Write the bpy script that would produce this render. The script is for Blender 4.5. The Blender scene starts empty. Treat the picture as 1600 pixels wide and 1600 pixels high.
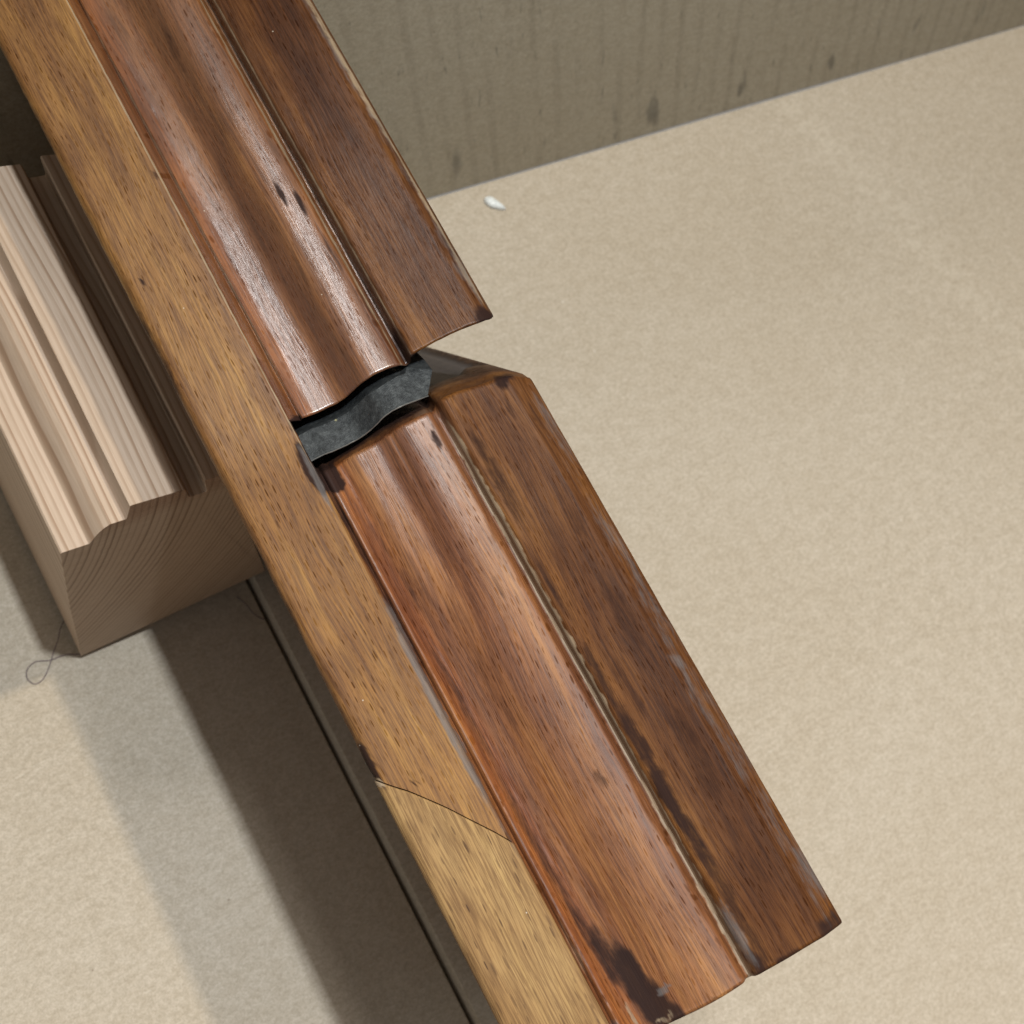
import bpy, bmesh, math, random
from mathutils import Vector, Matrix, noise
random.seed(7)
sc = bpy.context.scene
CM = 0.01

# ------------------------------------------------------------------ camera
cam_d = bpy.data.cameras.new('camera')
cam = bpy.data.objects.new('camera', cam_d); sc.collection.objects.link(cam)
right = Vector((0.816577, -0.478233, 0.323259)); up = Vector((0.357332, 0.858603, 0.367579)); back = Vector((-0.453339, -0.184646, 0.872003))
cam.matrix_world = Matrix(((right.x, up.x, back.x, 0), (right.y, up.y, back.y, 0), (right.z, up.z, back.z, 24.595*CM), (0, 0, 0, 1)))
cam_d.sensor_width = 36; cam_d.sensor_fit = 'HORIZONTAL'; cam_d.lens = 45.0
cam_d.clip_start = 0.005; cam_d.clip_end = 50
cam_d.dof.use_dof = True; cam_d.dof.focus_distance = 0.156; cam_d.dof.aperture_fstop = 58
sc.camera = cam

# ------------------------------------------------------------------ world and lamps (indoor: ceiling tubes)
w = bpy.data.worlds.new('World'); sc.world = w; w.use_nodes = True
bg = w.node_tree.nodes['Background']; bg.inputs[0].default_value = (1.0, 0.975, 0.95, 1); bg.inputs[1].default_value = 0.255

def lamp(name, loc, target, sx, sy, power, col):
    l = bpy.data.lights.new(name, 'AREA'); l.shape = 'RECTANGLE'; l.size = sx; l.size_y = sy; l.energy = power; l.color = col
    o = bpy.data.objects.new(name, l); sc.collection.objects.link(o)
    o.location = loc
    d = (Vector(target) - Vector(loc)).normalized()
    # local x stays along world x
    z = -d; x = Vector((1, 0, 0)); x = (x - z*x.dot(z)).normalized(); y = z.cross(x)
    o.matrix_world = Matrix(((x.x, y.x, z.x, loc[0]), (x.y, y.y, z.y, loc[1]), (x.z, y.z, z.z, loc[2]), (0, 0, 0, 1)))
    return o
T = (0.06, 0.02, 0.06)
lamp('ceiling_lamp_near', (0.035, 0.025, 0.62), T, 0.015, 0.022, 2.65, (0.86, 0.94, 1.0))
lamp('ceiling_lamp_side', (0.339, 0.075, 1.75), T, 0.042, 0.05, 10.6, (1.0, 0.87, 0.66))
lamp('ceiling_tube_back', (-0.03, 1.42, 2.00), T, 0.20, 1.25, 34, (1.0, 0.97, 0.95))

sc.view_settings.view_transform = 'Standard'; sc.view_settings.look = 'None'
sc.view_settings.exposure = 0.0; sc.view_settings.gamma = 1.0; sc.view_settings.use_curve_mapping = False

# ------------------------------------------------------------------ node helpers
class NT:
    def __init__(s, name):
        s.m = bpy.data.materials.new(name); s.m.use_nodes = True
        s.t = s.m.node_tree; s.t.nodes.clear()
        s.out = s.n('ShaderNodeOutputMaterial'); s.b = s.n('ShaderNodeBsdfPrincipled')
        s.t.links.new(s.b.outputs[0], s.out.inputs[0])
    def n(s, t, **k):
        x = s.t.nodes.new(t)
        for a, v in k.items(): setattr(x, a, v)
        return x
    def set(s, sock, v):
        if isinstance(v, bpy.types.NodeSocket): s.t.links.new(v, sock)
        elif v is not None:
            if isinstance(v, (tuple, list)) and len(v) == 3 and sock.type == 'RGBA': v = (*v, 1)
            sock.default_value = v
    def math(s, op, a, b=None, c=None, clamp=False):
        x = s.n('ShaderNodeMath', operation=op, use_clamp=clamp)
        s.set(x.inputs[0], a); s.set(x.inputs[1], b)
        if c is not None: s.set(x.inputs[2], c)
        return x.outputs[0]
    def vmath(s, op, a, b=None):
        x = s.n('ShaderNodeVectorMath', operation=op); s.set(x.inputs[0], a); s.set(x.inputs[1], b)
        return x.outputs['Value'] if op in ('LENGTH', 'DISTANCE', 'DOT_PRODUCT') else x.outputs[0]
    def mix(s, f, a, b, mode='MIX'):
        x = s.n('ShaderNodeMix', data_type='RGBA', blend_type=mode)
        s.set(x.inputs[0], f); s.set(x.inputs[6], a); s.set(x.inputs[7], b); return x.outputs[2]
    def noise(s, vec, scale, detail=3, rough=.55, dist=0):
        x = s.n('ShaderNodeTexNoise'); s.set(x.inputs['Vector'], vec); x.inputs['Scale'].default_value = scale
        x.inputs['Detail'].default_value = detail; x.inputs['Roughness'].default_value = rough; x.inputs['Distortion'].default_value = dist
        return x.outputs[0]
    def ramp(s, f, stops):
        x = s.n('ShaderNodeValToRGB'); s.set(x.inputs[0], f); e = x.color_ramp.elements
        while len(e) < len(stops): e.new(0.5)
        for q, (p, c) in zip(e, stops): q.position = p; q.color = (*c, 1) if len(c) == 3 else c
        return x.outputs[0]
    def rng(s, f, a, b, c=0., d=1., smooth=True):
        x = s.n('ShaderNodeMapRange'); x.interpolation_type = 'SMOOTHSTEP' if smooth else 'LINEAR'
        s.set(x.inputs[0], f)
        for i, v in zip((1, 2, 3, 4), (a, b, c, d)): x.inputs[i].default_value = v
        return x.outputs[0]
    def xyz(s, v):
        x = s.n('ShaderNodeSeparateXYZ'); s.set(x.inputs[0], v); return x.outputs
    def comb(s, a, b, c):
        x = s.n('ShaderNodeCombineXYZ')
        for i, v in enumerate((a, b, c)): s.set(x.inputs[i], v)
        return x.outputs[0]
    def coords(s, off=(0, 0, 0), k=1.):
        tc = s.n('ShaderNodeTexCoord'); v = s.vmath('SCALE', tc.outputs['Object']); v.node.inputs[3].default_value = 100/k
        return s.vmath('ADD', v, off)
    def bump(s, h, strength, dist, prev=None):
        x = s.n('ShaderNodeBump'); x.inputs['Strength'].default_value = strength; x.inputs['Distance'].default_value = dist
        s.set(x.inputs['Height'], h)
        if prev is not None: s.set(x.inputs['Normal'], prev)
        return x.outputs[0]
    def attr(s, name):
        return s.n('ShaderNodeAttribute', attribute_name=name)
    def P(s, **k):
        for a, v in k.items(): s.set(s.b.inputs[a.replace('_', ' ')], v)
        return s.m

PK = 0.87           # size of the plane's own unit in cm
HB = 11.56          # body height below the sole, in plane units
VL, TOE, HEEL = -2.25, 5.60, -18.4
# local object frame: x = v + 2.25, y = -u, z = w + HB (cm)
OFF = (VL, 0, -HB)

def dashes(m, p, cell, dash, keep, seed=0.):
    """short dark ray flecks along the grain: mask 0..1"""
    x, y, z = m.xyz(p)
    q = m.comb(m.math('MULTIPLY_ADD', m.math('MULTIPLY_ADD', z, .8, x), 1/cell[0], seed), m.math('MULTIPLY_ADD', y, 1/cell[1], seed*1.7), 0)
    vo = m.n('ShaderNodeTexVoronoi', voronoi_dimensions='2D', feature='F1'); vo.inputs['Scale'].default_value = 1
    m.set(vo.inputs['Vector'], q)
    d = m.vmath('MULTIPLY', m.vmath('SUBTRACT', q, vo.outputs['Position']), (cell[0]/dash[0], cell[1]/dash[1], 0))
    r = m.xyz(vo.outputs['Color'])
    Ln = m.math('DIVIDE', m.vmath('LENGTH', d), m.math('MULTIPLY_ADD', r[2], .6, .6))
    mask = m.rng(Ln, 0.5, 1.0, 1, 0)
    k = m.rng(r[0], keep, keep+.05, 0, 1)
    return m.math('MULTIPLY', m.math('MULTIPLY', mask, k), m.rng(r[1], 0, 1, .4, 1))

def beech(name, patch=False):
    m = NT(name); p = m.coords(OFF, PK); v, y, wz = m.xyz(p)
    # wander of the grain
    wob = m.noise(m.vmath('MULTIPLY', p, (.5, .16, .5)), 1, 2)
    vv = m.math('ADD', v, m.math('MULTIPLY_ADD', wob, .5, -.25))
    pw = m.comb(vv, y, wz)
    band = m.noise(m.vmath('MULTIPLY', pw, (2.6, .14, 2.6)), 1, 3, .6)
    fib = m.noise(m.vmath('MULTIPLY', pw, (38, 1.2, 38)), 1, 3, .7)
    blotch = m.noise(m.vmath('MULTIPLY', p, (1.3, .55, 1.3)), 1, 4, .6)
    wear_light = m.attr('wear_light'); st, pale, grey = m.xyz(wear_light.outputs['Color'])
    if patch:
        col = m.ramp(band, [(.25, (.24, .135, .05)), (.5, (.32, .195, .078)), (.75, (.39, .25, .095))])
    else:
        gold = m.ramp(band, [(.28, (.165, .071, .019)), (.5, (.262, .126, .032)), (.72, (.36, .192, .047))])
        red = m.ramp(band, [(.25, (.105, .034, .012)), (.42, (.165, .057, .017)), (.56, (.225, .086, .024)), (.75, (.31, .135, .038))])
        dark = m.ramp(band, [(.25, (.065, .024, .009)), (.48, (.120, .047, .014)), (.74, (.215, .092, .023))])
        zv = m.math('ADD', v, m.math('MULTIPLY_ADD', blotch, .16, -.08))
        col = m.mix(m.rng(zv, -1.03, -.97), gold, red)
        col = m.mix(m.rng(zv, .80, 1.08), col, dark)
        strip = m.math('MULTIPLY', m.rng(zv, -.92, -.80), m.rng(zv, -.66, -.50, 1, 0))
        col = m.mix(m.math('MULTIPLY', strip, .7), col, m.mix(1, col, (1.55, 1.35, .75), 'MULTIPLY'))
        # handled wood is browner towards the heel
        heel = m.rng(y, 3.0, 5.2)
        col = m.mix(m.math('MULTIPLY', heel, m.rng(v, -1.0, -.95, .2, .4)), col, m.mix(1, col, (.62, .58, .62), 'MULTIPLY'))
    col = m.mix(m.rng(fib, .34, .66), m.mix(1, col, (.60, .54, .48), 'MULTIPLY'), m.mix(1, col, (1.22, 1.24, 1.22), 'MULTIPLY'))
    tone = m.noise(m.vmath('MULTIPLY', p, (.9, .28, .9)), 1, 2, .5, .4)
    col = m.mix(m.rng(tone, .35, .65), col, m.mix(1, col, (.76, .70, .66), 'MULTIPLY'))
    col = m.mix(m.rng(blotch, .35, .65, .0, .6), col, m.mix(1, col, (.70, .60, .52), 'MULTIPLY'))
    if patch:
        d1 = dashes(m, pw, (.17, .36, .17), (.017, .115), .25, 3.1)
        d2 = dashes(m, pw, (.10, .20, .10), (.010, .05), .5, 8.4)
    else:
        d1 = dashes(m, pw, (.085, .20, .10), (.0125, .088), .22, 1.3)
        d2 = dashes(m, pw, (.065, .13, .065), (.0085, .045), .4, 5.7)
    dsh = m.math('MAXIMUM', d1, m.math('MULTIPLY', d2, .45))
    # wear, stain, pale raw wood, painted shade and highlight masks come from the mesh
    sn = m.noise(m.vmath('MULTIPLY', pw, (8, 1.5, 8)), 1, 4, .74)
    st2 = m.rng(m.math('ADD', st, m.math('MULTIPLY_ADD', sn, 1.1, -.62)), .05, .85)
    st2 = m.math('MULTIPLY', st2, m.rng(st, .0, .25))
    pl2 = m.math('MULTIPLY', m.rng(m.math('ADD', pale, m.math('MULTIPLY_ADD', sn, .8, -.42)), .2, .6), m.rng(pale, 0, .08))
    gr2 = m.math('MULTIPLY', m.rng(m.math('ADD', grey, m.math('MULTIPLY_ADD', sn, 1.5, -.95)), .1, .75), m.rng(grey, 0, .08))
    col = m.mix(m.math('MULTIPLY', dsh, m.rng(blotch, .3, .7, .5, .95) if patch else m.math('MULTIPLY', m.rng(blotch, .32, .68, .12, .72), m.rng(v, -1.02, -.9, 1., .8))), col, m.mix(1, col, (.17, .10, .07), 'MULTIPLY'))
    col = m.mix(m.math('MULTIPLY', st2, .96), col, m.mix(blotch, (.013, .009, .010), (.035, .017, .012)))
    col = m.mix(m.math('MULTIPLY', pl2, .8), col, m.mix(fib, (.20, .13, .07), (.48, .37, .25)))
    col = m.mix(m.math('MULTIPLY', gr2, .75), col, m.mix(fib, (.045, .04, .04), (.17, .15, .14)))
    # tiny pale crumbs of dust and wax
    crumb = m.n('ShaderNodeTexVoronoi', feature='F1'); m.set(crumb.inputs['Vector'], p); crumb.inputs['Scale'].default_value = 3.2
    cm_ = m.math('MULTIPLY', m.rng(crumb.outputs['Distance'], .02, .045, 1, 0), m.rng(m.xyz(crumb.outputs['Color'])[0], .86, .88))
    col = m.mix(m.math('MULTIPLY', cm_, .8), col, (.5, .42, .33))
    rough = m.math('ADD', m.math('MULTIPLY_ADD', fib, .20, .22), m.math('MULTIPLY', blotch, .14))
    rough = m.math('ADD', rough, m.rng(y, 3.4, 4.4, .16, 0.))
    if not patch:
        rough = m.math('ADD', rough, m.rng(v, -1.02, -.98, .16, 0.))
    else:
        rough = m.math('ADD', rough, .22)
    rough = m.math('ADD', rough, m.math('MULTIPLY', st2, .10), clamp=True)
    nb = m.bump(fib, .26, .0002)
    return m.P(Base_Color=col, Roughness=rough, Normal=nb, Specular_IOR_Level=.4 if patch else m.math('MULTIPLY', m.math('SUBTRACT', .5, m.math('MULTIPLY', m.math('MAXIMUM', st2, dsh), .4)), m.rng(v, .95, 1.1, 1., .22)), Coat_Weight=0. if patch else m.math('MULTIPLY', m.rng(y, .6, 4.6), m.math('MULTIPLY', m.math('MULTIPLY', m.rng(v, -1.0, -.95, .04, 1.), m.rng(v, .9, 1.05, 1., .12)), m.math('SUBTRACT', 1, m.math('MAXIMUM', st2, m.math('MULTIPLY', dsh, .7))))), Coat_Roughness=.28, Coat_IOR=1.85, Coat_Normal=nb)

def pine():
    m = NT('pine'); p = m.coords((0, 0, 0)); x, y, z = m.xyz(p)
    wob = m.noise(m.vmath('MULTIPLY', p, (.35, .12, .08)), 1, 2)
    dx = m.math('SUBTRACT', x, -12.0); dz = m.math('SUBTRACT', z, 7.5)
    r = m.math('SQRT', m.math('ADD', m.math('MULTIPLY', dx, dx), m.math('MULTIPLY', dz, dz)))
    r = m.math('ADD', r, m.math('MULTIPLY', wob, .55))
    r = m.math('MULTIPLY', r, 8.6)
    fr = m.math('FRACT', r); cell = m.math('FLOOR', r)
    wn = m.n('ShaderNodeTexWhiteNoise', noise_dimensions='1D'); m.set(wn.inputs['W'], cell)
    late = m.math('MULTIPLY', m.rng(fr, .35, .86), m.rng(fr, .90, 1.0, 1, 0))
    late = m.math('MULTIPLY', late, m.math('MULTIPLY_ADD', wn.outputs[0], .6, .4))
    fib = m.noise(m.vmath('MULTIPLY', p, (30, 1.6, 30)), 1, 3, .6)
    col = m.mix(late, (.49, .37, .275), (.30, .19, .118))
    col = m.mix(m.rng(fib, .35, .7, 0, .35), col, m.mix(1, col, (.72, .68, .62), 'MULTIPLY'))
    # sawn end grain is darker and duller
    geo = m.n('ShaderNodeNewGeometry'); ny = m.xyz(geo.outputs['True Normal'])[1]
    endm = m.rng(ny, -.9, -.6, 1, 0)
    saw = m.noise(m.vmath('MULTIPLY', p, (3, 3, 22)), 1, 3, .6)
    endc = m.mix(m.rng(late, 0, 1, 0, .8), (.42, .30, .205), (.20, .12, .07))
    endc = m.mix(m.rng(saw, .35, .65, 0, .35), endc, m.mix(1, endc, (.7, .66, .62), 'MULTIPLY'))
    endc = m.mix(m.math('MULTIPLY', m.rng(z, 6.3, 7.0), m.rng(fib, .35, .6, .3, .8)), endc, m.mix(1, endc, (.62, .45, .36), 'MULTIPLY'))
    col = m.mix(endm, col, endc)
    h = m.math('ADD', m.math('MULTIPLY', late, .5), m.math('MULTIPLY', fib, .5))
    return m.P(Base_Color=col, Roughness=.55, Normal=m.bump(h, .25, .0003), Specular_IOR_Level=.35)

def cardboard(name, flute_axis=None, tone=(1, 1, 1)):
    m = NT(name); p = m.coords()
    big = m.noise(m.vmath('MULTIPLY', p, (.10, .16, .16)), 1, 3, .5)
    mott = m.noise(m.vmath('MULTIPLY', p, (2.6, 4.2, 4.2)), 1, 3, .62)
    fine = m.noise(m.vmath('MULTIPLY', p, (9, 13, 13)), 1, 3, .7)
    grit = m.noise(p, 30, 2, .6)
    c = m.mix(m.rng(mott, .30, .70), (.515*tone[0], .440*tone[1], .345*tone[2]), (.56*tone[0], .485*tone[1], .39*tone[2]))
    c = m.mix(m.rng(fine, .34, .66, 0, .75), c, m.mix(1, c, (.78, .77, .74), 'MULTIPLY'))
    c = m.mix(m.rng(grit, .38, .64, 0, .5), c, m.mix(1, c, (.72, .70, .68), 'MULTIPLY'))
    c = m.mix(m.rng(big, .35, .65, 0, .4), c, m.mix(1, c, (.90, .87, .82), 'MULTIPLY'))
    vo = m.n('ShaderNodeTexVoronoi', feature='F1'); m.set(vo.inputs['Vector'], p); vo.inputs['Scale'].default_value = 1.5
    r = m.xyz(vo.outputs['Color'])
    spk = m.math('MULTIPLY', m.rng(vo.outputs['Distance'], .02, .05, 1, 0), m.rng(r[0], .72, .74))
    c = m.mix(m.math('MULTIPLY', spk, .6), c, m.mix(m.rng(r[1], .45, .5), (.16, .11, .07), (.75, .70, .62)))
    fb = m.noise(m.vmath('MULTIPLY', m.vmath('ADD', p, m.noise(p, .9, 2)), (3.0, 26, 26)), 1, 2, .5)
    fb2 = m.noise(m.vmath('MULTIPLY', p, (24, 3.4, 24)), 1, 2, .5)
    c = m.mix(m.rng(fb, .66, .74, 0, .35), c, (.66*tone[0], .60*tone[1], .50*tone[2]))
    c = m.mix(m.rng(fb2, .67, .75, 0, .30), c, (.30*tone[0], .24*tone[1], .17*tone[2]))
    if flute_axis is None:
        x, y, z = m.xyz(p)
        dl = m.math('ADD', m.math('ADD', x, m.math('MULTIPLY', y, .30)), m.math('MULTIPLY_ADD', big, .9, -30.45))
        cr = m.math('MULTIPLY', m.rng(m.math('ABSOLUTE', dl), .1, .9, 1, 0), m.rng(mott, .35, .6))
        c = m.mix(m.math('MULTIPLY', cr, .16), c, (.64, .57, .46))
    h = m.math('ADD', m.math('MULTIPLY', fine, .6), m.math('MULTIPLY', mott, .5))
    if flute_axis == 'x':
        x, y, z = m.xyz(p)
        xw = m.math('ADD', m.math('MULTIPLY_ADD', y, .34, x), m.math('MULTIPLY', big, .25)); p = m.comb(xw, y, z)
        s = m.math('SINE', m.math('MULTIPLY', xw, 2*math.pi/.62))
        blot = m.noise(m.vmath('MULTIPLY', p, (1.1, .35, .35)), 1, 3, .6)
        fl = m.math('MULTIPLY', m.rng(s, .2, 1), m.rng(blot, .36, .62))
        c = m.mix(m.math('MULTIPLY', fl, .38), c, m.mix(1, c, (.70, .68, .66), 'MULTIPLY'))
        scr = m.noise(m.vmath('MULTIPLY', p, (4.5, .9, .9)), 1, 3, .7)
        c = m.mix(m.rng(scr, .60, .72, 0, .6), c, m.mix(1, c, (.42, .42, .42), 'MULTIPLY'))
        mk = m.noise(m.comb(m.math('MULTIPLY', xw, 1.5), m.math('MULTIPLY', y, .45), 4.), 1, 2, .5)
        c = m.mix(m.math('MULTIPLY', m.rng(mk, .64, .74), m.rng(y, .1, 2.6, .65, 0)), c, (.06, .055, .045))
        h = m.math('ADD', h, m.math('MULTIPLY', s, .25))
    return m.P(Base_Color=c, Roughness=.82, Normal=m.bump(fine, .10, .0003), Specular_IOR_Level=.3)

def iron_mat():
    m = NT('blackened_iron'); p = m.coords(OFF, PK)
    n1 = m.noise(p, 9, 5, .7); n2 = m.noise(p, 30, 4, .7); n3 = m.noise(m.vmath('MULTIPLY', p, (60, 6, 6)), 1, 3, .6)
    c = m.ramp(n1, [(.3, (.03, .033, .035)), (.5, (.062, .068, .071)), (.66, (.10, .108, .11)), (.80, (.22, .23, .225))])
    c = m.mix(m.rng(n2, .62, .72, 0, .6), c, (.20, .215, .21))
    vo = m.n('ShaderNodeTexVoronoi', feature='F1'); m.set(vo.inputs['Vector'], p); vo.inputs['Scale'].default_value = 3.0
    k = m.math('MULTIPLY', m.rng(vo.outputs['Distance'], .05, .09, 1, 0), m.rng(m.xyz(vo.outputs['Color'])[1], .84, .86))
    c = m.mix(k, c, (.33, .31, .18))
    h = m.math('ADD', n2, m.math('MULTIPLY', n3, .4))
    return m.P(Base_Color=c, Metallic=.55, Roughness=m.math('MULTIPLY_ADD', n1, .3, .32), Normal=m.bump(h, .35, .0003))

def flat_mat(name, col, rough=.6, **k):
    m = NT(name); p = m.coords(); n_ = m.noise(p, 12, 3)
    c = m.mix(m.rng(n_, .3, .7), tuple(a*.8 for a in col), tuple(min(1, a*1.12) for a in col))
    return m.P(Base_Color=c, Roughness=rough, **k)

M_WOOD = beech('aged_beech'); M_PATCH = beech('fresh_beech', True); M_IRON = iron_mat(); M_PINE = pine()
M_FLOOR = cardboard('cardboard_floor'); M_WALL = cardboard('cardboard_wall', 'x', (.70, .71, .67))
M_EDGE = flat_mat('bright_iron_edge', (.42, .43, .42), .35, Metallic=.8)
M_FLAKE = flat_mat('white_flake', (.78, .80, .78), .5)
M_THREAD = flat_mat('thread', (.13, .09, .10), .7)

# ------------------------------------------------------------------ object helpers
def link(name, me, mat, parent=None, smooth=True):
    o = bpy.data.objects.new(name, me); sc.collection.objects.link(o)
    me.materials.append(mat)
    if smooth:
        for f in me.polygons: f.use_smooth = True
        me.set_sharp_from_angle(angle=math.radians(48))
    if parent: o.parent = parent
    return o
def mesh(name, verts, faces):
    me = bpy.data.meshes.new(name); me.from_pydata(verts, [], faces); me.validate()
    bm = bmesh.new(); bm.from_mesh(me); bmesh.ops.recalc_face_normals(bm, faces=bm.faces); bm.to_mesh(me); bm.free()
    return me
def tag(o, label, cat=None, group=None, kind=None):
    o['label'] = label
    if cat: o['category'] = cat
    if group: o['group'] = group
    if kind: o['kind'] = kind
def sstep(a, b, x):
    t = max(0., min(1., (x-a)/(b-a))); return t*t*(3-2*t)
def nz(x, y, z=0.): return noise.noise(Vector((x, y, z)))
def catmull(pts, n):
    out = []
    P = [pts[0]] + list(pts) + [pts[-1]]
    for i in range(1, len(P)-2):
        a, b, c, d = P[i-1], P[i], P[i+1], P[i+2]
        for k in range(n):
            t = k/n
            out.append(tuple(.5*((2*b[j]) + (-a[j]+c[j])*t + (2*a[j]-5*b[j]+4*c[j]-d[j])*t*t + (-a[j]+3*b[j]-3*c[j]+d[j])*t**3) for j in range(2)))
    out.append(pts[-1]); return out
def dense(pts, step):
    out = []
    for a, b in zip(pts, pts[1:]):
        L = math.hypot(b[0]-a[0], b[1]-a[1]); n = max(1, int(L/step))
        out += [(a[0]+(b[0]-a[0])*k/n, a[1]+(b[1]-a[1])*k/n) for k in range(n)]
    return out + [pts[-1]]

# ------------------------------------------------------------------ setting: two box flaps and a leaning box wall
def slab(name, x0, x1, y0, y1, z0, z1, mat, nx, ny, wave=0.):
    vs, fs = [], []
    r = .03
    xs = [x0, x0+r*.3, x0+r] + [x0+r + (x1-x0-2*r)*i/nx for i in range(1, nx)] + [x1-r, x1-r*.3, x1]
    ys = [y0 + (y1-y0)*j/ny for j in range(ny+1)]
    for x in xs:
        e = min(x-x0, x1-x); drop = r - math.sqrt(max(0, r*r-(r-e)**2)) if e < r else 0
        for y in ys:
            vs.append((x*CM, (y)*CM, (z1-drop*.7+wave*nz(x*.11, y*.11, 3.3))*CM))
    n = len(ys)
    for i in range(len(xs)-1):
        for j in range(n-1):
            fs.append((i*n+j, (i+1)*n+j, (i+1)*n+j+1, i*n+j+1))
    b = len(vs)
    vs += [(x0*CM, y0*CM, z0*CM), (x1*CM, y0*CM, z0*CM), (x1*CM, y1*CM, z0*CM), (x0*CM, y1*CM, z0*CM)]
    L = len(xs)
    fs += [(b, b+3, b+2, b+1),
           tuple([b] + [b+1] + [i*n for i in range(L-1, -1, -1)]),
           tuple([b+2] + [b+3] + [i*n+n-1 for i in range(L)]),
           tuple([b+3, b] + list(range(0, n))),
           tuple([b+1, b+2] + [(L-1)*n+j for j in range(n-1, -1, -1)])]
    o = link(name, mesh(name, vs, fs), mat); return o
fl = slab('floor', -22, 6.78, -26, 12.86, -.60, 0, M_FLOOR, 40, 50, .02); tag(fl, 'tan cardboard box flap, lower one left of the seam', kind='structure')
gut = slab('floor_seam', 6.2, 8.4, -26, 12.86, -1.0, -.62, M_FLOOR, 4, 8); tag(gut, 'cardboard under the open seam between two flaps', kind='structure')
fr = slab('floor_flap', 6.87, 46, -26, 12.86, -.5, .30, M_FLOOR, 60, 50, .03); tag(fr, 'tan cardboard box flap, raised one right of the seam', kind='structure')
LEAN = math.radians(12)
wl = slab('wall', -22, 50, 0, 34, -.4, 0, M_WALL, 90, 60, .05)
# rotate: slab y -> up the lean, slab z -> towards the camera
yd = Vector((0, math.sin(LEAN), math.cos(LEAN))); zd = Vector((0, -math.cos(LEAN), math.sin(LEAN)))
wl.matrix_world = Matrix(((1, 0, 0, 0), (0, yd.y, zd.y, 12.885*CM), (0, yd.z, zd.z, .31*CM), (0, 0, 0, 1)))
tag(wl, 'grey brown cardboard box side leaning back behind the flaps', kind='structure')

# ------------------------------------------------------------------ the moulding plane
TAU = math.radians(20)
S = Vector((7.1427*PK, 1.9286*PK, 24.595-PK*(24.595-8.304)))
Vd = Vector((math.cos(TAU), 0, math.sin(TAU))); Wd = Vector((-math.sin(TAU), 0, math.cos(TAU)))
base = S + PK*(VL*Vd - HB*Wd)
plane = bpy.data.objects.new('moulding_plane', None); sc.collection.objects.link(plane)
plane.location = base*CM; plane.rotation_euler = (0, -TAU, 0); plane.empty_display_size = .02
tag(plane, 'old beech wood moulding plane tilted sole up beside the pine block', 'hand plane')
def L(u, v, w_): return ((v-VL)*CM*PK, -u*CM*PK, (w_+HB)*CM*PK)

ogee_r = catmull([(-.80, -.16), (-.72, -.205), (-.62, -.245), (-.50, -.264), (-.38, -.272), (-.26, -.268), (-.15, -.235), (-.02, -.14), (.10, -.03), (.20, .06), (.30, .10), (.40, .114), (.52, .108), (.66, .075), (.78, .02)], 5)
PROF_R = [(-1.12, -.12), (-.975, -.07), (-.865, -.19), (-.85, -.245), (-.835, -.24), (-.82, -.175)] + ogee_r + \
    dense([(.83, -.035), (.865, -.12), (.90, -.165), (.94, -.165), (.975, -.10), (.985, .06), (1.0, .115), (1.03, .135)], .03)[0:] + \
    dense([(1.06, .14), (1.55, .15), (2.08, .15)], .05)[0:] + [(2.15, .142), (2.21, .12), (2.27, .085), (2.32, .035), (2.36, -.03), (2.385, -.10), (2.395, -.18)]
ogee_f = catmull([(-.78, -.205), (-.72, -.185), (-.64, -.165), (-.54, -.145), (-.42, -.118), (-.30, -.085), (-.18, -.04), (-.06, .005), (.06, .042), (.18, .07), (.30, .092), (.44, .11), (.58, .12), (.70, .12), (.80, .105), (.85, .06)], 4)
PROF_F = [(-1.12, -.12), (-.985, -.10), (-.965, -.20), (-.94, -.225), (-.92, -.19), (-.895, -.155), (-.87, -.15), (-.845, -.165), (-.82, -.20), (-.80, -.215)] + ogee_f + \
    dense([(.88, -.02), (.91, -.055), (.95, -.05), (.98, 0.), (1.0, .09), (1.03, .13), (1.08, .155)], .03) + \
    dense([(1.12, .15), (1.6, .18), (2.03, .205)], .05) + [(2.05, .200), (2.075, .188), (2.15, .148), (2.22, .108), (2.29, .068), (2.35, .03), (2.385, -.01), (2.40, -.06), (2.41, -.14)]

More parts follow.
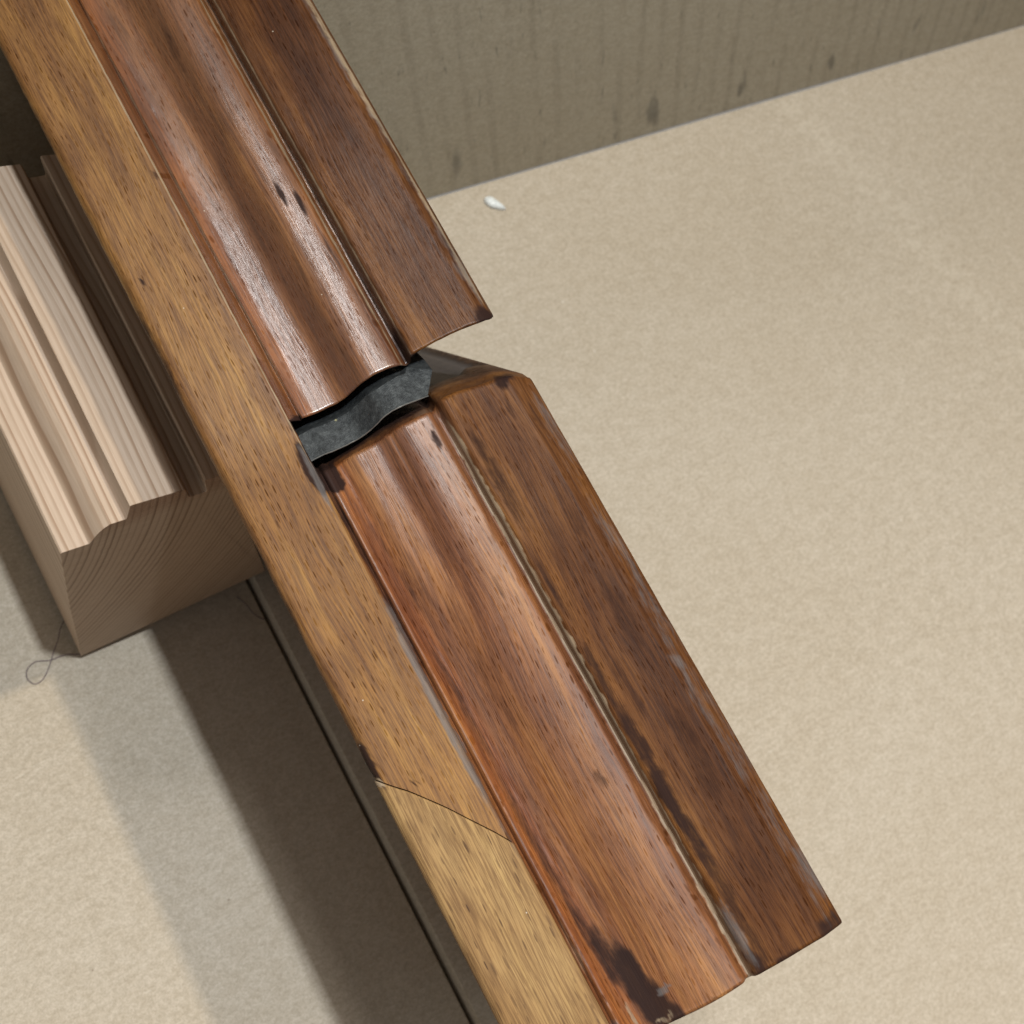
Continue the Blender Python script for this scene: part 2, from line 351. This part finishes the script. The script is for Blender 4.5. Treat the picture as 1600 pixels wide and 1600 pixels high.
# (u, v, ru, rv, amount): stains and dirt with a shape of their own
STAIN = [(.56, 1.82, .55, .13, .5), (1.45, 1.38, .55, .11, .42), (2.72, 1.74, .75, .15, .48), (-1.9, 1.22, .8, .09, .6), (-.2, 1.15, .6, .05, .6),
         (1.3, 1.13, .6, .06, .7), (2.2, 1.15, .6, .09, .85), (3.1, 1.14, .7, .09, .9), (3.9, 1.17, .6, .08, .75), (4.8, 1.2, .7, .09, .6),
         (-7.08, .66, .22, .04, .9), (-7.33, .46, .22, .04, .9), (-6.1, .72, .3, .04, .6), (-5.2, .80, .3, .04, .6), (-2.86, .73, .12, .05, .8),
         (-3.20, 2.0, .13, .14, .9), (-2.5, 2.13, .25, .05, .6), (-2.75, 1.85, .18, .04, .5), (-7.07, -1.94, .06, .02, 1.),
         (-7.3, -1.62, .2, .06, .35), (1.24, -1.77, .05, .03, 1.), (.75, -2.2, .32, .07, .9), (.1, -2.24, .3, .05, .5), (-3.35, -1.02, .36, .10, 1.7), (-3.12, -.84, .22, .12, 1.7), (-4.08, -.92, .12, .10, 1.5),
         (-2.3, -.95, .9, .04, .7), (-.8, -.95, .9, .03, .6), (4.45, -.60, .45, .10, .8), (4.85, -.42, .45, .15, .95), (5.25, -.35, .36, .18, 1.), (5.5, -.18, .16, .15, .8), (5.6, -.8, .14, .3, .6),
         (5.52, 1.1, .3, .09, .8), (5.55, 2.2, .2, .2, .8), (5.62, 1.6, .07, .5, .7), (5.64, .4, .05, .6, .5), (-4.15, 2.25, .2, .16, .9), (-4.1, 1.7, .06, .5, .5),
         (-10.3, .10, .5, .05, .5), (-4.4, .95, .35, .07, .8), (-1.7, -.62, .9, .05, .45), (.6, -.70, 1.0, .05, .5), (2.6, -.72, 1., .05, .5), (3.9, -.68, .7, .07, .6), (-.6, .5, .2, .05, .35), (2.4, .45, .14, .06, .5), (1.0, -.2, .25, .04, .4),
         (-8.5, -1.05, .1, .05, .7), (-10.0, -2.25, .4, .05, .5), (-6.0, -2.22, .8, .06, .6), (-2.0, -2.23, .8, .04, .5), (-10.2, -1.12, .3, .05, .4),
         (-8.5, 1.7, 1.2, .12, .3), (-6.2, 2.0, .9, .1, .3), (-9.6, 1.4, .8, .08, .3), (-.9, 1.9, .6, .1, .35), (4.2, 1.7, .7, .12, .35)]
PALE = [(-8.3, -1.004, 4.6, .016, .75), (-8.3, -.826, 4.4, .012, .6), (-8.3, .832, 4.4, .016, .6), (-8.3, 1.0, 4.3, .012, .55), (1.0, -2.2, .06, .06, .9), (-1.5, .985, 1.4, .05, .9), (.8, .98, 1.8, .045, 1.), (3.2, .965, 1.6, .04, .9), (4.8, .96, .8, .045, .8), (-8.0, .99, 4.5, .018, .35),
        (5.5, -.32, .07, .12, .45), (5.4, -.66, .3, .03, .5), (4.1, -.93, .8, .04, .3), (-9.0, 2.30, 1.8, .04, .62), (-6.4, 2.31, 1.6, .035, .6), (-4.9, 2.3, .5, .035, .5)]  # rear right edge strips: worn wood with its highlight painted in
GREY = [(2.0, 2.23, 4.2, .14, .52), (-.7, -.99, .5, .05, .8), (.3, -1.03, .9, .06, 1.), (1.3, -1.03, .7, .07, .9), (2.4, -1.0, .6, .04, .5), (1.54, 2.2, .16, .07, .9), (-.4, 2.3, .8, .08, .45), (.9, 2.28, .7, .10, .5), (3.0, 2.3, 1.2, .09, .5), (4.7, 2.34, .6, .06, .75),
        (-9.3, 2.24, 1.2, .07, .6), (-7.2, 2.27, 1.2, .06, .6), (-5.2, 2.28, .8, .08, .6), (-2.2, 2.32, .8, .07, .6), (5.0, 1.06, .5, .07, .8), (-3.2, -1.04, .5, .05, .8), (5.2, -.12, .05, .10, .9), (5.5, -.92, .3, .08, .7)]
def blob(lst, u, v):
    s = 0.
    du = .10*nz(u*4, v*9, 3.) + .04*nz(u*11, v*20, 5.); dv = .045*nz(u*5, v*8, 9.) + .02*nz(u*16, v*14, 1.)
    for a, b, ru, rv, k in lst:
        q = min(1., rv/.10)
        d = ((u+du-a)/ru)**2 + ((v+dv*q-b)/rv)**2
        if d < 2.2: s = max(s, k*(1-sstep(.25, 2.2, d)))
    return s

class MB:
    """collects several closed shells of one part, with wear and shade colours"""
    def __init__(s): s.v = []; s.f = []; s.c = []
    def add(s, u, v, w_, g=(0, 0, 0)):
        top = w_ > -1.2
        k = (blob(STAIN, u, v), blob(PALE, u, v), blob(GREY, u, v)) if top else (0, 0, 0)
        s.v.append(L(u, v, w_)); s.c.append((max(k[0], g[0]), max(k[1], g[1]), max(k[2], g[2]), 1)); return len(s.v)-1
    def build(s, name, mat, parent):
        me = bpy.data.meshes.new(name); me.from_pydata(s.v, [], s.f)
        bm = bmesh.new(); bm.from_mesh(me); bmesh.ops.recalc_face_normals(bm, faces=bm.faces); bm.to_mesh(me); bm.free()
        a = me.color_attributes.new('wear_light', 'FLOAT_COLOR', 'POINT')
        for i, c in enumerate(s.c): a.data[i].color = c
        return link(name, me, mat, parent)

def stations(a, b, fine_from, step):
    us = [a]
    while us[-1] < fine_from - .7: us.append(us[-1] + .7)
    n = max(2, int((b-fine_from)/step))
    return us + [fine_from + (b-fine_from)*k/n for k in range(n+1)]

def wearw(u, v, w_, edge):
    """small hollows, nicks and rounding of the arrises"""
    d = .006*nz(u*.8, v*1.5, 1.) + .003*nz(u*3.2, v*5, 7.)
    if edge > 0: d -= edge*max(0, nz(u*1.9, v*2, 12.)-.05)*.22 + edge*.035*max(0, nz(u*7, v*3, 4.))
    return w_ + d

def edge_w(v):
    e = 0.
    for c, r, k in ((2.33, .14, .28), (-1.0, .04, .22), (1.0, .05, .35), (.82, .06, .18), (-.62, .05, .14), (-2.22, .09, .3)):
        e = max(e, k*(1-sstep(0, r, abs(v-c))))
    return e

mb = MB()
R_LIP, R_TOE = .03, .06
def mouth(u, v):
    k = 1 - sstep(-3.2, .8, u)
    g = lambda c, r: math.exp(-((v-c)/r)**2)
    return k*(-.075*g(.0, .16) + .05*g(-.42, .16) + .03*g(.42, .16) - .03*(1-sstep(-3.0, -1.2, u))*g(.20, .03)) + .014*g(-.87, .05)*nz(u*9, 2.)
def block(prof, u0, u1, fine, end0, end1, round0, round1, front=0):
    """prof: sole profile left->right. end0/end1(v, w, wtop) give the u of the two ends at depth."""
    right = [(prof[-1][0]+.002, -.5), (prof[-1][0]+.002, -1.5), (prof[-1][0], -4.0), (prof[-1][0], -HB+.2), (prof[-1][0]-.15, -HB+.012)]
    left = [(-1.11, -HB+.012), (-1.115, -4), (-1.118, -1.)]
    ring = list(prof) + right + left
    us = stations(u0, u1, fine, .055); n = len(ring); nt = len(prof)
    # extra stations close to both ends so that the arris is round
    span = u1-u0
    ts = sorted(set([(u-u0)/span for u in us] + [x/span for x in (.008, .02, .04, .065)] + [1-x/span for x in (.006, .016, .032, .055)]))
    rows = []
    for t in ts:
        row = []
        for j, (v, w_) in enumerate(ring):
            top = j < nt
            wt = w_ if top else prof[-1][1] if j < nt+len(right) else prof[0][1]
            a = end0(v, w_, wt); b = end1(v, w_, wt)
            u = a + (b-a)*t
            ww = w_
            if top:
                ww = wearw(u, v, w_ + mouth(u, v)*front, edge_w(v))
                for dist, r in ((u-a, round0), (b-u, round1)):
                    if r and dist < r: ww -= (r - math.sqrt(max(0, r*r-(r-dist)**2)))
            row.append(mb.add(u, v, ww))
        rows.append(row)
    for r0, r1 in zip(rows, rows[1:]):
        for j in range(n):
            k = (j+1) % n; mb.f.append((r0[j], r1[j], r1[k], r0[k]))
    return rows, nt, n, ring

# rear block: its front end is the bed of the iron, sloping back with depth
def rear_end(v, w_, wt): return -4.15 - .02*sstep(.8, 1.2, v) + .05*sstep(1.6, 2.4, v) - .10*sstep(2.25, 2.4, v)**2 + .012*nz(v*6, 2.) + .84*(w_-wt if w_ < wt-.1 else 0)
rows, nt, n, ring = block(PROF_R, HEEL, -4.12, -12.6, lambda v, w_, t: HEEL+.003, rear_end, 0, R_LIP)
mb.f.append(tuple(rows[0])); mb.f.append(tuple(reversed(rows[-1])))

# front block: its rear end is the slanting wall of the throat
def front_lip(v): return -3.31 - .09*sstep(.86, 1.0, v) + .19*sstep(1.0, 2.35, v) + .10*sstep(2.1, 2.42, v) + .012*nz(v*5, 9.)
def front_end(v, w_, wt): return front_lip(v) + .48*(w_-wt if w_ < wt-.1 else 0)
rows, nt, n, ring = block(PROF_F, -3.31, TOE, -3.31, front_end, lambda v, w_, t: TOE-.003+.02*nz(v*1.3, 5.) , .10, R_TOE, 1)
mb.f.append(tuple(reversed(rows[-1])))
# throat wall as a grid, hollowed below a lip strip
first = rows[0]; NK = 16
colsv = [(PROF_F[j][0], PROF_F[j][1]) for j in range(nt)]
grid = [[first[j] for j in range(nt)]]
for k in range(1, NK+1):
    row = []
    for j, (v, wt) in enumerate(colsv):
        bot = -HB+.012; d = (wt - .1) + (-bot)
        dep = .1 + d*(k/NK)**1.35
        w_ = wt - dep
        u = front_lip(v) - .48*dep
        d0 = 1.25 + .9*sstep(1.3, 2.2, v)
        sc_ = sstep(d0, d0+.35, dep)*(1-sstep(2.15, 2.35, v))
        u += .16*sc_*(0 if v < 1. else 1)
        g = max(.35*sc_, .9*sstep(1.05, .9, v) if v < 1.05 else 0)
        row.append(mb.add(u, min(v, 2.41), w_, (max(g, .50*sstep(.15, .9, dep)+.32*sc_+.15*nz(v*4, dep*2)), 0, .9*sc_)))  # throat shade, mixed with grime, painted into the stain channel with depth
    grid.append(row)
for k in range(NK):
    for j in range(nt-1):
        mb.f.append((grid[k][j], grid[k][j+1], grid[k+1][j+1], grid[k+1][j]))

# blind side of the stock, one piece from heel to toe, let down where the new wood sits
def ub(v): return .93 + 1.285*(v+2.25) - .10*math.sin((v+2.25)/1.25*math.pi) + .02*nz(v*4, 3.)
CH = [(VL-.0, -.22), (VL+.006, -.13), (VL+.03, -.06), (VL+.07, -.02), (VL+.13, -.004)] + dense([(VL+.2, 0), (-1.06, 0)], .05) + [(-1.03, -.004), (-1.005, -.018), (-.99, -.045), (-.984, -.10)]
CHR = CH + [(-.986, -1.), (-.99, -4), (-1.0, -HB+.1), (-1.1, -HB), (VL+.12, -HB), (VL, -HB+.12), (VL, -5), (VL, -2), (VL, -.8)]
ntc = len(CH)
A = stations(HEEL, 0, -12.6, .055); ta = [(u-HEEL)/(0-HEEL) for u in A]
tb = [k/70 for k in range(71)] + [1-.01, 1-.004]
tb = sorted(tb)
rows = []
def cheek_pt(u, v, w_, top, low):
    if top:
        ww = wearw(u, v, w_, edge_w(v)) - (.06 if low else 0)
        if TOE-u < R_TOE: ww -= R_TOE-math.sqrt(max(0, R_TOE**2-(R_TOE-(TOE-u))**2))
        vv = v
        if v < VL+.1: vv = v + .02*max(0, nz(u*1.3, 3., 8.)) + .012*max(0, nz(u*5, 1., 2.))
        return mb.add(u, vv, ww)
    return mb.add(u, v, w_)
for t in ta:
    rows.append([cheek_pt(HEEL+(ub(v)-HEEL)*t, v, w_, j < ntc, False) for j, (v, w_) in enumerate(CHR)])
for t in tb:
    rows.append([cheek_pt(ub(v)+.012+(TOE-ub(v)-.012)*t, v, w_, j < ntc, True) for j, (v, w_) in enumerate(CHR)])
n = len(CHR)
for r0, r1 in zip(rows, rows[1:]):
    for j in range(n):
        k = (j+1) % n; mb.f.append((r0[j], r1[j], r1[k], r0[k]))
mb.f.append(tuple(rows[0])); mb.f.append(tuple(reversed(rows[-1])))
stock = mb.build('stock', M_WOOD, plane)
tag(stock, 'dark worn beech body with moulded sole and side throat')

# let-in repair of paler beech
mb = MB()
PV = [(VL-.006, -.55), (VL-.006, -.2), (VL-.002, -.11), (VL+.025, -.05), (VL+.07, -.015), (VL+.13, -.002)] + dense([(VL+.2, .002), (-1.06, .002)], .05) + [(-1.02, -.004), (-.99, -.02), (-.978, -.06), (-.976, -.2), (-.978, -.5)]
rows = []
for t in [0, .001, .004, .009] + [k/80 for k in range(1, 80)] + [.99, .996, 1.]:
    row = []
    for j, (v, w_) in enumerate(PV):
        a = ub(v)+.022; u = a + (TOE+.004-a)*t
        ww = wearw(u, v, w_, edge_w(v)*.6) if w_ > -.15 else w_
        for dist, r in ((u-a, .03), (TOE+.004-u, R_TOE)):
            if dist < r and w_ > -.15: ww -= r-math.sqrt(max(0, r*r-(r-dist)**2))
        row.append(mb.add(u, v, ww))
    rows.append(row)
n = len(PV)
for r0, r1 in zip(rows, rows[1:]):
    for j in range(n):
        k = (j+1) % n; mb.f.append((r0[j], r1[j], r1[k], r0[k]))
mb.f.append(tuple(rows[0])); mb.f.append(tuple(reversed(rows[-1])))
pt = mb.build('repair_patch', M_PATCH, plane); tag(pt, 'paler beech piece let in at the corner of the toe')

# iron: bevel ground to the sole profile, seen in the mouth
def prof_at(v):
    P = PROF_R
    for (a, b), (c, d) in zip(P, P[1:]):
        if a <= v <= c and c > a: return b + (d-b)*(v-a)/(c-a)
    return P[-1][1]
mb = MB()
vs_ = [-1.06 + 1.88*k/60 for k in range(61)]
def blade_w(v):
    if v < -.80: return -.18
    return prof_at(min(v, .78)) if v <= .78 else prof_at(.78) - .12*(v-.78)
E0, E1, B0, B1 = [], [], [], []
rowsI = []
for i, v in enumerate(vs_):
    wv = blade_w(v) + .03
    j = .006*nz(v*22, 1.) + .008*nz(v*9, 4.)
    e = -3.495 + .004*nz(v*15, 2.) - (.03*sstep(.0, .4, v))
    h = -3.985 + j + (-.05*sstep(.3, .8, v))
    if v < -.98: h += .10*(1-sstep(-1.06, -.98, v)); 
    rowsI.append([mb.add(e-.84*6.5+.0, v, wv-6.5), mb.add(e-.30, v, wv-.36), mb.add(e-.012, v, wv-.016), mb.add(e, v, wv),
                  mb.add(e-.014, v, wv-.006), mb.add((e+h)/2, v, wv-.085), mb.add(h, v, wv-.175), mb.add(h-.05, v, wv-.27), mb.add(h-.84*6.3, v, wv-6.5)])
m_ = len(rowsI[0])
for r0, r1 in zip(rowsI, rowsI[1:]):
    for j in range(m_):
        k = (j+1) % m_; mb.f.append((r0[j], r0[k], r1[k], r1[j]))
mb.f.append(tuple(rowsI[0]))
# clipped right corner: a facet turned away from the edge, and the side of the iron
r = rowsI[-1]; v0 = vs_[-1]; wv = blade_w(v0)+.03
A_ = mb.add(-3.55, .95, wv-.045); Bt = mb.add(-3.90, 1.20, wv-.20); Cb = mb.add(-3.90-.28, 1.20, wv-.44)
D_ = mb.add(-3.55-.84*6.4, 1.14, wv-6.5); F_ = mb.add(-4.1-.84*6.3, 1.14, wv-6.5); G_ = mb.add(-4.14, .90, wv-.28); Ab = mb.add(-3.85, .98, wv-.40)
mb.f += [(r[3], A_, Bt, G_, r[6], r[5], r[4]), (r[3], r[2], r[1], Ab, A_), (A_, Ab, Cb, Bt), (r[1], r[0], D_, Ab), (Ab, D_, F_, Cb), (G_, Bt, Cb), (G_, Cb, F_, r[8], r[7], r[6]), (r[0], r[8], F_, D_)]
iron = mb.build('iron', M_IRON, plane); iron.data.set_sharp_from_angle(angle=math.radians(16)); tag(iron, 'blackened S-shaped cutting iron in the mouth')
# bright honed burr along the cutting edge
mb = MB(); rr = []
for i, v in enumerate(vs_ + [.90, .945]):
    wv = blade_w(v) + .03 - (.03*sstep(.82, .945, v)); e = -3.495 + .004*nz(v*15, 2.) - (.03*sstep(.0, .4, v))
    t_ = .007 + .006*max(0, nz(v*11, 6.)) 
    rr.append([mb.add(e+.004, v, wv-.006), mb.add(e-.002, v, wv+.006), mb.add(e-t_*1.3, v, wv+.002), mb.add(e-t_, v, wv-.02)])
for r0, r1 in zip(rr, rr[1:]):
    for j in range(4):
        k = (j+1) % 4; mb.f.append((r0[j], r0[k], r1[k], r1[j]))
mb.f.append(tuple(rr[0])); mb.f.append(tuple(reversed(rr[-1])))
ed = mb.build('cutting_edge', M_EDGE, iron)
# wedge that holds the iron, its tail standing out of the body on the floor side
mb = MB()
def hexa(p):
    i = [mb.add(*q) for q in p]
    mb.f += [(i[0], i[1], i[2], i[3]), (i[4], i[7], i[6], i[5]), (i[0], i[4], i[5], i[1]), (i[1], i[5], i[6], i[2]), (i[2], i[6], i[7], i[3]), (i[3], i[7], i[4], i[0])]
def wb(v): return -HB - (v-VL)*math.tan(TAU) + .01
hexa([(-3.55-.50*2.0, -.97, -2.2), (-3.55-.50*2.0, .90, -2.2), (-3.6-.80*2.0, .90, -2.2), (-3.6-.80*2.0, -.97, -2.2),
      (-3.6-.50*12.8, -.97, wb(-.97)), (-3.6-.50*12.8, .90, wb(.9)), (-3.6-.80*12.8, .90, wb(.9)), (-3.6-.80*12.8, -.97, wb(-.97))])
wd = mb.build('wedge', M_WOOD, plane)

# ------------------------------------------------------------------ pine sample block
PZ = [(3.30, .01), (3.02, 3.4), (2.80, 6.36), (2.83, 6.40), (3.15, 6.33), (3.22, 6.345), (3.27, 6.42), (3.31, 6.54), (3.36, 6.66), (3.43, 6.76), (3.52, 6.82), (3.75, 6.79), (3.765, 6.82), (3.79, 7.24), (3.82, 7.255), (4.62, 7.10), (4.645, 7.06), (4.74, 6.72), (4.76, 6.69), (5.00, 6.66), (5.02, 6.69), (4.93, 7.15), (4.95, 7.18), (5.24, 7.12), (5.27, 7.07), (7.02, .72), (6.98, .62)]
BX, BY = 3.30, 5.94; Y1 = 11.75
vs, fs = [], []
NY = 24; n = len(PZ)
for k in range(NY+1):
    y = (Y1-BY)*k/NY
    for i, (x, z) in enumerate(PZ):
        e = 0
        if k in (0, NY): e = .012*nz(x*6, z*6, k)
        if i in (0, n-1): z += .20*(1-k/NY)
        vs.append(((x-BX)*CM, (y+e)*CM, z*CM))
for k in range(NY):
    for i in range(n):
        j = (i+1) % n; fs.append((k*n+i, k*n+j, (k+1)*n+j, (k+1)*n+i))
fs += [tuple(range(n)), tuple(reversed(range(NY*n, NY*n+n)))]
pb = link('pine_moulding_block', mesh('pine_moulding_block', vs, fs), M_PINE); pb.location = (BX*CM, BY*CM, 0)
pb.data.set_sharp_from_angle(angle=math.radians(28))
bv = pb.modifiers.new('bevel', 'BEVEL'); bv.width = .00018; bv.segments = 2; bv.limit_method = 'ANGLE'; bv.angle_limit = math.radians(40)
tag(pb, 'pale pine sample block with moulded top, left of the plane', 'wood block')

# ------------------------------------------------------------------ small things
def thread(name, pts, rad, label):
    P = [Vector(p) for p in pts]; Q = []
    ext = [P[0]] + P + [P[-1]]
    for i in range(1, len(ext)-2):
        a, b, c, d = ext[i-1:i+3]
        for k in range(8):
            t = k/8; Q.append(.5*((2*b) + (c-a)*t + (2*a-5*b+4*c-d)*t*t + (-a+3*b-3*c+d)*t**3))
    Q.append(P[-1]); vs, fs = [], []; o0 = P[0].copy(); o0.z = 0
    for i, q in enumerate(Q):
        d = (Q[min(i+1, len(Q)-1)] - Q[max(i-1, 0)]).normalized(); s = d.cross(Vector((0, 0, 1)))
        s = s.normalized() if s.length > 1e-4 else Vector((1, 0, 0)); t = s.cross(d)
        for k in range(6):
            a = k*math.pi/3; vs.append(tuple((q-o0+rad*(math.cos(a)*s+math.sin(a)*t))*CM))
    for i in range(len(Q)-1):
        for k in range(6):
            fs.append((i*6+k, i*6+(k+1) % 6, (i+1)*6+(k+1) % 6, (i+1)*6+k))
    fs += [tuple(range(6)), tuple(reversed(range(len(Q)*6-6, len(Q)*6)))]
    o = link(name, mesh(name, vs, fs), M_THREAD); o.location = o0*CM; tag(o, label, 'thread'); return o
thread('thread', [(3.75, 6.15, .03), (3.42, 6.0, .06), (3.08, 6.12, .05), (2.80, 6.14, .03), (2.55, 6.22, .03), (2.36, 6.14, .04), (2.30, 5.98, .03), (2.38, 5.84, .02), (2.54, 5.86, .03), (2.72, 6.02, .05), (2.90, 6.24, .10), (3.06, 6.42, .14), (3.20, 6.62, .16), (3.40, 6.8, .05)], .0085, 'thin dark thread loop by the near corner of the pine block')
thread('thread', [(6.45, 5.85, .10), (6.54, 5.66, .07), (6.60, 5.45, .03), (6.68, 5.30, .02), (6.76, 5.22, .02)], .008, 'short stray thread end at the flap seam under the plane')

vs, fs = [], []
ol = [(-.20, .22), (-.08, .27), (.02, .20), (.10, .05), (.19, -.10), (.235, -.26), (.15, -.235), (.03, -.17), (-.10, -.10), (-.19, .0), (-.225, .12)]
for lev, (s, z) in enumerate(((.96, .0), (1., .03), (.86, .085), (.45, .12))):
    for x, y in ol: vs.append((x*s*CM, y*s*CM, (z+.012*nz(x*9, y*9, lev))*CM))
n = len(ol)
for k in range(3):
    for i in range(n): fs.append((k*n+i, k*n+(i+1) % n, (k+1)*n+(i+1) % n, (k+1)*n+i))
fs += [tuple(range(n)), tuple(range(3*n, 4*n))]
fk = link('paint_flake', mesh('paint_flake', vs, fs), M_FLAKE); fk.location = (16.25*CM, 12.25*CM, .322*CM); fk.scale = (.9, .9, 1)
tag(fk, 'small white flake lying on the cardboard near the box side', 'flake')
